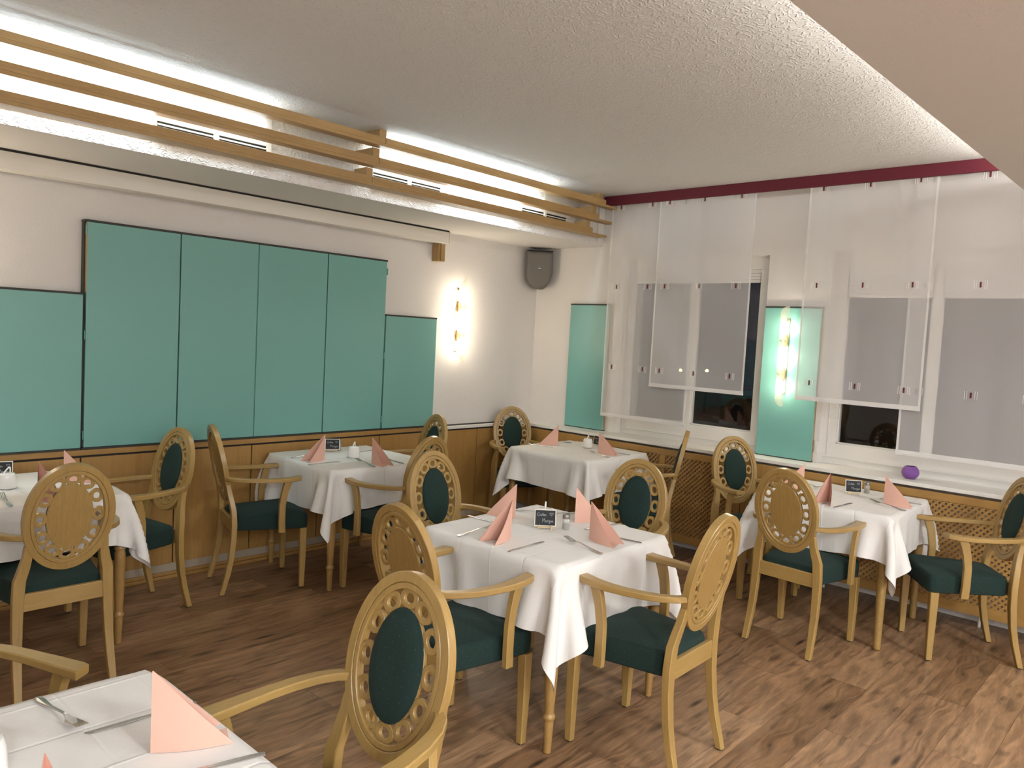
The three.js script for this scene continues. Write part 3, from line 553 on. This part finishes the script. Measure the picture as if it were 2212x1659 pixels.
// ---------------------------------------------------------------- tables and cloths
function turnedLeg(parent, x, z) {
  const pr = [[0, 0], [.0165, 0], [.0165, .004], [.0185, .06], [.021, .128], [.0205, .134], [.025, .137], [.0275, .146], [.025, .155], [.0205, .158], [.020, .166], [.027, .30], [.0285, .40], [.027, .455], [.0225, .470], [.0285, .476], [.0285, .486], [.021, .494], [.0185, .51], [.0225, .527], [.0265, .545], [.0225, .565], [.028, .575], [.028, .60], [0, .60]].map(([a, b]) => new THREE.Vector2(a * .92, b));
  const l = mesh(parent, 'leg', new THREE.LatheGeometry(pr, 28).translate(x, 0, z), M.tableWood);
  mesh(l, 'block', rbox(x - .026, x + .026, .60, .722, z - .026, z + .026, .003, 1), M.tableWood);
}
function roundLeg(parent, x, z) {
  const pr = [[0, 0], [.0185, 0], [.0195, .01], [.026, .45], [.028, .722], [0, .722]].map(([a, b]) => new THREE.Vector2(a, b));
  mesh(parent, 'leg', new THREE.LatheGeometry(pr, 28).translate(x, 0, z), M.maple);
}
function drape(size, half, turn, ox, oz, salt) { // a square cloth let fall over a square table top at y = 0
  const N = 66, d = size / (N - 1), n = N * N, P = new Float32Array(n * 3), Q = new Float32Array(n * 3), pin = new Uint8Array(n), c = Math.cos(turn), s = Math.sin(turn);
  for (let j = 0; j < N; j++) for (let i = 0; i < N; i++) {
    const k = j * N + i, x = (i * d - size / 2), z = (j * d - size / 2), X = c * x + s * z + ox, Z = -s * x + c * z + oz, out = Math.max(Math.abs(X), Math.abs(Z)) - half;
    P[3 * k] = X; P[3 * k + 2] = Z; P[3 * k + 1] = out > 0 ? -out * .25 + (hash(i, j, salt) - .5) * .004 + .012 * Math.sin(X * 9 + salt) * Math.sin(Z * 7 + salt * 2) * Math.min(1, out * 8) : 0; pin[k] = out < -.015 ? 1 : 0;
  }
  Q.set(P);
  const A = [], add = (a, b, w) => { if (pin[a] && pin[b]) return; const dx = P[3 * a] - P[3 * b], dz = P[3 * a + 2] - P[3 * b + 2]; A.push([a, b, Math.hypot(dx, dz), w]); };
  for (let j = 0; j < N; j++) for (let i = 0; i < N; i++) { const k = j * N + i; if (i + 1 < N) add(k, k + 1, .5); if (j + 1 < N) add(k, k + N, .5); if (i + 1 < N && j + 1 < N) { add(k, k + N + 1, .35); add(k + 1, k + N, .35); } if (i + 2 < N) add(k, k + 2, .16); if (j + 2 < N) add(k, k + 2 * N, .16); if (i + 4 < N) add(k, k + 4, .03); if (j + 4 < N) add(k, k + 4 * N, .03); }
  const ca = Int32Array.from(A, (a) => a[0]), cb = Int32Array.from(A, (a) => a[1]), cl = Float32Array.from(A, (a) => a[2]), cw = Float32Array.from(A, (a) => a[3]), steps = 190, r = half + .004;
  for (let t = 0; t < steps; t++) {
    const damp = .965;
    for (let k = 0; k < n; k++) if (!pin[k]) for (let e = 0; e < 3; e++) { const i = 3 * k + e, v = (P[i] - Q[i]) * damp; Q[i] = P[i]; P[i] += v + (e === 1 ? -.0011 : 0); }
    for (let it = 0; it < 9; it++) {
      for (let m = 0; m < ca.length; m++) {
        const a = ca[m] * 3, b = cb[m] * 3, dx = P[b] - P[a], dy = P[b + 1] - P[a + 1], dz = P[b + 2] - P[a + 2], L = Math.sqrt(dx * dx + dy * dy + dz * dz) || 1e-6, wa = pin[ca[m]] ? 0 : 1, wb = pin[cb[m]] ? 0 : 1, f = (L - cl[m]) / L * cw[m] * 2 / (wa + wb);
        if (wa) { P[a] += dx * f * .5 * (wb ? 1 : 1); P[a + 1] += dy * f * .5; P[a + 2] += dz * f * .5; } if (wb) { P[b] -= dx * f * .5; P[b + 1] -= dy * f * .5; P[b + 2] -= dz * f * .5; }
      }
      for (let k = 0; k < n; k++) if (!pin[k]) { // keep out of the table
        const i = 3 * k, ax = Math.abs(P[i]), az = Math.abs(P[i + 2]), y = P[i + 1];
        if (ax < r && az < r && y < 0) { const px = r - ax, pz = r - az; if (-y < Math.min(px, pz)) P[i + 1] = 0; else if (px < pz) P[i] = Math.sign(P[i]) * r; else P[i + 2] = Math.sign(P[i + 2]) * r; }
      }
    }
  }
  const g = new THREE.BufferGeometry(), uv = new Float32Array(n * 2), idx = [];
  for (let j = 0; j < N; j++) for (let i = 0; i < N; i++) { const k = j * N + i; uv[2 * k] = i / (N - 1); uv[2 * k + 1] = j / (N - 1); if (i + 1 < N && j + 1 < N) idx.push(k, k + N, k + 1, k + 1, k + N, k + N + 1); }
  g.setAttribute('position', new THREE.BufferAttribute(P, 3)); g.setAttribute('uv', new THREE.BufferAttribute(uv, 2)); g.setIndex(idx); g.computeVertexNormals();
  return g;
}
const tables = [ // centre, turn, legs, cloth size, cloth turn, offsets, words
  [1.100, -4.262, 0, 'turned', 1.24, .02, 0, 0, 'at the far left under the lower turquoise panel'],
  [3.070, -4.265, -.03, 'turned', 1.26, .05, -.03, .0, 'under the tall turquoise cabinet'],
  [4.840, -3.690, 0, 'turned', 1.28, -.03, 0, .01, 'in the corner before the first window'],
  [4.830, -1.640, .02, 'round', 1.28, .05, 0, .0, 'by the right window under the purple bowl'],
  [2.655, -2.178, 0, 'turned', 1.30, .04, .0, .02, 'in the centre of the room'],
  [.395, -1.510, 0, 'turned', 1.26, .0, 0, 0, 'in the foreground at the lower left'],
];
const TOP = .752;
tables.forEach(([x, z, turn, legs, size, ct, ox, oz, l], i) => {
  const t = thing('dining_table', 'square wooden dining table ' + l, 'table', [x, 0, z], turn, 'square dining tables');
  mesh(t, 'table_top', rbox(-.374, .374, .722, .7445, -.374, .374, .006), M.tableWood);
  mesh(t, 'apron', clean([rbox(-.35, .35, .655, .722, -.365, -.345), rbox(-.35, .35, .655, .722, .345, .365), rbox(-.365, -.345, .655, .722, -.35, .35), rbox(.345, .365, .655, .722, -.35, .35)]), legs === 'round' ? M.maple : M.tableWood);
  for (const [a, b] of [[-1, -1], [1, -1], [-1, 1], [1, 1]]) legs === 'round' ? roundLeg(t, a * .362, b * .362) : turnedLeg(t, a * .362, b * .362);
  const c = solo('tablecloth', drape(size, .398, ct, ox, oz, 3 + i * 5), M.linen, 'white linen tablecloth on the table ' + l, 'tablecloth', 'white tablecloths');
  c.position.set(x, TOP - .001, z); c.rotation.y = turn;
});
// ---------------------------------------------------------------- things on the tables
const napkinG = (() => {
  const Hh = .168, L = .158, out = [];
  for (const s of [-1, 1]) for (const layer of [0, 1]) {
    const nu = 14, nv = 14, pos = [], uv = [], idx = [], a = s * (.30 - layer * .035);
    for (let i = 0; i <= nu; i++) for (let j = 0; j <= nv; j++) {
      const h = Hh * (1 - layer * .025) * j / nv, len = L * (1 - layer * .02) * (1 - j / nv * .985), w = len * i / nu, bow = s * .010 * Math.sin(Math.PI * Math.min(1, w / L)) * (1 - .4 * j / nv);
      pos.push(Math.cos(a) * w - Math.sin(a) * bow, h, Math.sin(a) * w + Math.cos(a) * bow); uv.push(w, h);
    }
    for (let i = 0; i < nu; i++) for (let j = 0; j < nv; j++) { const k = i * (nv + 1) + j; idx.push(k, k + 1, k + nv + 1, k + 1, k + nv + 2, k + nv + 1); }
    const g = new THREE.BufferGeometry(); g.setAttribute('position', new THREE.Float32BufferAttribute(pos, 3)); g.setAttribute('uv', new THREE.Float32BufferAttribute(uv, 2)); g.setIndex(idx); g.computeVertexNormals(); out.push(g.toNonIndexed());
  }
  // turned-in hem inside one wing
  const b = new THREE.PlaneGeometry(.10, .022, 6, 2); b.rotateX(-Math.PI / 2 + .5); b.rotateY(-.12); b.translate(.098, .007, .008); out.push(b.toNonIndexed());
  return clean(out);
})();
const knifeG = (() => {
  const s = new THREE.Shape(); s.moveTo(-.112, -.006); s.quadraticCurveTo(-.116, 0, -.112, .0065); s.quadraticCurveTo(-.07, .0095, -.010, .0055); s.lineTo(0, .0050); s.quadraticCurveTo(.06, .0105, .100, .0075); s.quadraticCurveTo(.113, .004, .115, -.0045); s.lineTo(.02, -.0055); s.lineTo(-.010, -.0045); s.quadraticCurveTo(-.07, -.0080, -.112, -.006);
  const g = extrude(s, .004, .0012, 14); g.rotateX(-Math.PI / 2); return g;
})();
const forkG = (() => {
  const s = new THREE.Shape(); s.moveTo(-.112, -.0085); s.quadraticCurveTo(-.119, 0, -.112, .0085); s.quadraticCurveTo(-.07, .0085, -.04, .0032); s.lineTo(.025, .0028); s.quadraticCurveTo(.045, .0035, .055, .0115); s.lineTo(.112, .0122);
  const t = [[.0122, .0088], [.0052, .0018], [-.0018, -.0052], [-.0088, -.0122]];
  for (let i = 0; i < 4; i++) { s.lineTo(.112, t[i][0]); s.lineTo(.114, (t[i][0] + t[i][1]) / 2); s.lineTo(.112, t[i][1]); if (i < 3) { s.lineTo(.070, t[i][1]); s.lineTo(.070, t[i + 1][0]); } }
  s.lineTo(.055, -.0115); s.quadraticCurveTo(.045, -.0035, .025, -.0028); s.lineTo(-.04, -.0032); s.quadraticCurveTo(-.07, -.0085, -.112, -.0085);
  const g = new THREE.ExtrudeGeometry(s, { depth: .002, bevelEnabled: true, bevelThickness: .0004, bevelSize: .0004, bevelSegments: 1, curveSegments: 10 }); g.rotateX(-Math.PI / 2);
  const p = g.attributes.position; for (let i = 0; i < p.count; i++) { const x = p.getX(i), y = p.getY(i); p.setY(i, y + .0005 + (x < .03 ? .013 * Math.exp(-(((x - .018) / .055) ** 2)) : .013 * Math.exp(-(((x - .018) / .055) ** 2)) + .020 * Math.max(0, (x - .075) / .04) ** 2)); } g.computeVertexNormals(); return g;
})();
const dirTurn = (dx, dz) => Math.atan2(-dz, dx); // local +x to (dx, dz)
const napkin = (x, z, dx, dz, l) => { const m = solo('napkin', napkinG, M.napkin, 'pink folded napkin standing ' + l, 'napkin', 'folded pink napkins'); m.position.set(x, TOP, z); m.rotation.y = dirTurn(dx, dz); };
const cut = (kind, x0, z0, x1, z1, l) => { // from the handle's end towards the point
  const dx = x1 - x0, dz = z1 - z0, L = Math.hypot(dx, dz), m = solo(kind, kind === 'knife' ? knifeG : forkG, M.steel, 'steel ' + kind + ' lying ' + l, kind, kind === 'knife' ? 'table knives' : 'table forks');
  m.position.set(x0 + dx / L * .115, TOP + .001, z0 + dz / L * .115); m.rotation.y = dirTurn(dx, dz);
};
const slate = S({ map: slateTexture(true), roughness: .6 });
const sign0 = (() => {
  const g = thing('chalkboard_sign', '', 'sign', [0, 0, 0], 0, 'small chalkboard signs on the tables');
  const q = (b) => { b.rotateX(-.16); b.translate(0, .012, 0); return b; };
  mesh(g, 'frame', q(clean([rbox(-.05, .05, .0725, .0775, -.004, .004, .002), rbox(-.05, .05, 0, .005, -.004, .004, .002), rbox(-.05, -.0455, .004, .0735, -.0038, .0038, .002), rbox(.0455, .05, .004, .0735, -.0038, .0038, .002)])), M.frameWhite);
  mesh(g, 'slate', q(new THREE.PlaneGeometry(.092, .069).translate(0, .0388, .0022)), slate);
  mesh(g, 'backing', q(box(-.046, .046, .004, .073, -.003, .001)), M.easel);
  for (const s of [-1, 1]) {
    const f = mesh(g, 'easel_foot', loft([[s * .028, .001, .022, .0025, .0025], [s * .030, .011, .010, .0025, .0025], [s * .026, .020, .008, .0022, .0022]], [1, 0, 0], [0, 0, 1], .3), M.easel);
    mesh(f, 'rear_leg', loft([[s * .028, .001, -.030, .0025, .0025], [s * .020, .040, -.010, .0022, .0022]], [1, 0, 0], [0, 0, 1], .3), M.easel);
  }
  mesh(g, 'crossbar', rbox(-.034, .034, .008, .0125, .004, .011, .001), M.easel);
  return g;
})();
let signs = 0;
const sign = (x, z, fx, fz, l) => { const turn = Math.atan2(fx, fz); if (signs++) copy(sign0, l, [x, TOP, z], turn); else { sign0.userData.label = l; sign0.position.set(x, TOP, z); sign0.rotation.y = turn; } };
const shaker = (x, z, l) => {
  const g = thing('pepper_shaker', l, 'shaker', [x, TOP, z], .2, 'glass pepper shakers');
  const V = (a) => a.map(([r, y]) => new THREE.Vector2(r, y));
  mesh(g, 'glass', new THREE.LatheGeometry(V([[0, .0005], [.0165, .0005], [.0175, .004], [.0175, .046], [.0150, .052]]), 8), M.jar);
  mesh(g, 'pepper', new THREE.CylinderGeometry(.0145, .0145, .022, 12).translate(0, .0155, 0), M.pepper);
  mesh(g, 'lid', new THREE.LatheGeometry(V([[.0152, .050], [.0175, .052], [.0175, .066], [.0135, .0725], [0, .0735]]), 24), M.lid);
};
const potG = (() => { const V = [[0, .0005], [.036, .0005], [.0405, .004], [.0415, .015], [.0385, .055], [.0350, .070], [.0315, .0745], [.012, .0765], [0, .077]].map(([r, y]) => new THREE.Vector2(r, y)); return new THREE.LatheGeometry(V, 36); })();
const handleG = (() => { const c = new THREE.CatmullRomCurve3([[-.022, .072, 0], [-.006, .090, 0], [.010, .1015, 0], [.0165, .100, 0], [.0175, .088, 0], [.0175, .073, 0]].map((p) => new THREE.Vector3(...p)), false, 'catmullrom', .3); return new THREE.TubeGeometry(c, 28, .0036, 10, false); })();
const pot = (x, z, turn, l) => { const g = thing('sugar_pot', l, 'pot', [x, TOP, z], turn, 'white lidded pots'); const b = mesh(g, 'body', potG, M.china); mesh(g, 'lid_handle', handleG, M.china); };

// centre table
napkin(2.430, -2.190, -1, 0, 'on the centre table before its front left chair'); napkin(2.700, -2.412, 0, -1, 'on the centre table before its rear left chair, behind another');
napkin(2.880, -2.194, 1, 0, 'on the centre table before its rear right chair'); napkin(2.694, -1.968, .1, 1, 'on the centre table nearest its front right chair');
cut('knife', 2.262, -2.048, 2.486, -2.056, 'near the front corner of the centre table'); cut('fork', 2.547, -1.792, 2.592, -2.035, 'near the front corner of the centre table');
cut('knife', 2.551, -2.585, 2.557, -2.437, 'at the left corner of the centre table'); cut('fork', 2.258, -2.342, 2.403, -2.344, 'left of the front left napkin on the centre table');
cut('fork', 2.828, -2.560, 2.851, -2.421, 'at the back of the centre table behind the sign'); cut('fork', 3.060, -2.320, 2.918, -2.327, 'behind the shaker on the centre table');
cut('knife', 2.832, -1.785, 2.817, -1.909, 'right of the front right napkin on the centre table'); cut('knife', 3.045, -2.052, 2.974, -2.062, 'at the right edge of the centre table');
sign(2.670, -2.202, -.70, .71, 'small chalkboard sign with white writing on the centre table'); shaker(2.745, -2.140, 'glass pepper shaker beside the sign on the centre table'); pot(2.738, -2.262, .6, 'white pot half hidden behind the chalkboard on the centre table');
// table under the cabinet
napkin(2.846, -4.236, -1, .02, 'at the left on the table under the cabinet'); napkin(3.036, -3.988, .15, 1, 'at the right on the table under the cabinet');
cut('knife', 2.660, -4.135, 2.889, -4.132, 'in front of the left napkin under the cabinet'); cut('fork', 2.967, -3.862, 2.997, -4.123, 'left of the right napkin under the cabinet'); cut('knife', 3.375, -4.410, 3.235, -4.393, 'behind the white pot under the cabinet'); cut('knife', 3.206, -3.870, 3.218, -4.013, 'right of the right napkin under the cabinet'); cut('fork', 2.700, -4.396, 2.860, -4.404, 'behind the left napkin under the cabinet');
sign(3.082, -4.498, -.52, .85, 'small chalkboard sign on the table under the cabinet'); shaker(3.158, -4.528, 'pepper shaker half behind the sign under the cabinet'); pot(3.072, -4.232, .55, 'white lidded pot in the middle of the table under the cabinet');
// corner table
napkin(4.852, -3.915, -.45, -.9, 'at the left on the corner table'); napkin(4.812, -3.480, .4, .92, 'at the right on the corner table');
cut('fork', 5.100, -3.975, 4.972, -4.004, 'behind the left napkin on the corner table'); cut('knife', 4.690, -4.085, 4.724, -3.889, 'left of the left napkin on the corner table'); cut('fork', 4.712, -3.305, 4.776, -3.560, 'left of the right napkin on the corner table'); cut('knife', 4.982, -3.295, 4.977, -3.403, 'right of the right napkin on the corner table');
sign(5.120, -3.722, -.95, -.3, 'small chalkboard sign turned sideways on the corner table'); pot(4.985, -3.712, .3, 'white lidded pot on the corner table');
// table by the right window
napkin(4.790, -1.865, -.3, -1, 'at the back left of the table by the right window'); napkin(4.560, -1.622, -1, .1, 'behind the chair back on the table by the right window'); napkin(4.803, -1.393, .25, 1, 'at the right of the table by the right window');
cut('knife', 4.415, -1.538, 4.614, -1.519, 'beside the middle napkin by the right window'); cut('fork', 4.702, -1.242, 4.773, -1.457, 'left of the right napkin by the right window'); cut('knife', 4.996, -1.235, 4.976, -1.345, 'right of the right napkin by the right window'); cut('fork', 5.040, -1.985, 4.960, -1.880, 'behind the back left napkin by the right window');
sign(4.945, -1.612, -.80, .60, 'small chalkboard sign on the table by the right window'); shaker(5.075, -1.575, 'pepper shaker beside the sign by the right window');
// far left table
napkin(1.325, -4.290, 1, .2, 'farthest right on the far left table'); napkin(1.135, -4.020, .1, 1, 'behind the chair back on the far left table');
cut('fork', .986, -3.872, 1.006, -4.120, 'at the left on the far left table'); sign(1.115, -4.545, -.25, .97, 'small chalkboard sign cut off at the left edge'); pot(1.075, -4.285, .5, 'white lidded pot on the far left table');
cut('knife', 1.462, -4.185, 1.300, -4.150, 'beside the right napkin on the far left table');
// nearest table
napkin(.630, -1.505, .985, .17, 'in the foreground on the nearest table'); napkin(.388, -1.322, -.1, 1, 'at the lower left corner of the picture'); napkin(.345, -1.735, -.35, -1, 'at the left edge of the picture on the nearest table');
cut('fork', .538, -1.890, .552, -1.725, 'in the foreground, back of the nearest table'); cut('knife', .790, -1.643, .568, -1.660, 'in the foreground, half behind the napkin'); cut('knife', .797, -1.352, .650, -1.390, 'in the foreground at the bottom edge');
pot(.372, -1.620, .4, 'white pot at the left edge on the nearest table');

scene.traverse((o) => { if (o.isMesh) { o.castShadow = true; o.receiveShadow = true; } if (o.isPointLight) o.castShadow = true; });
renderer.render(scene, camera);
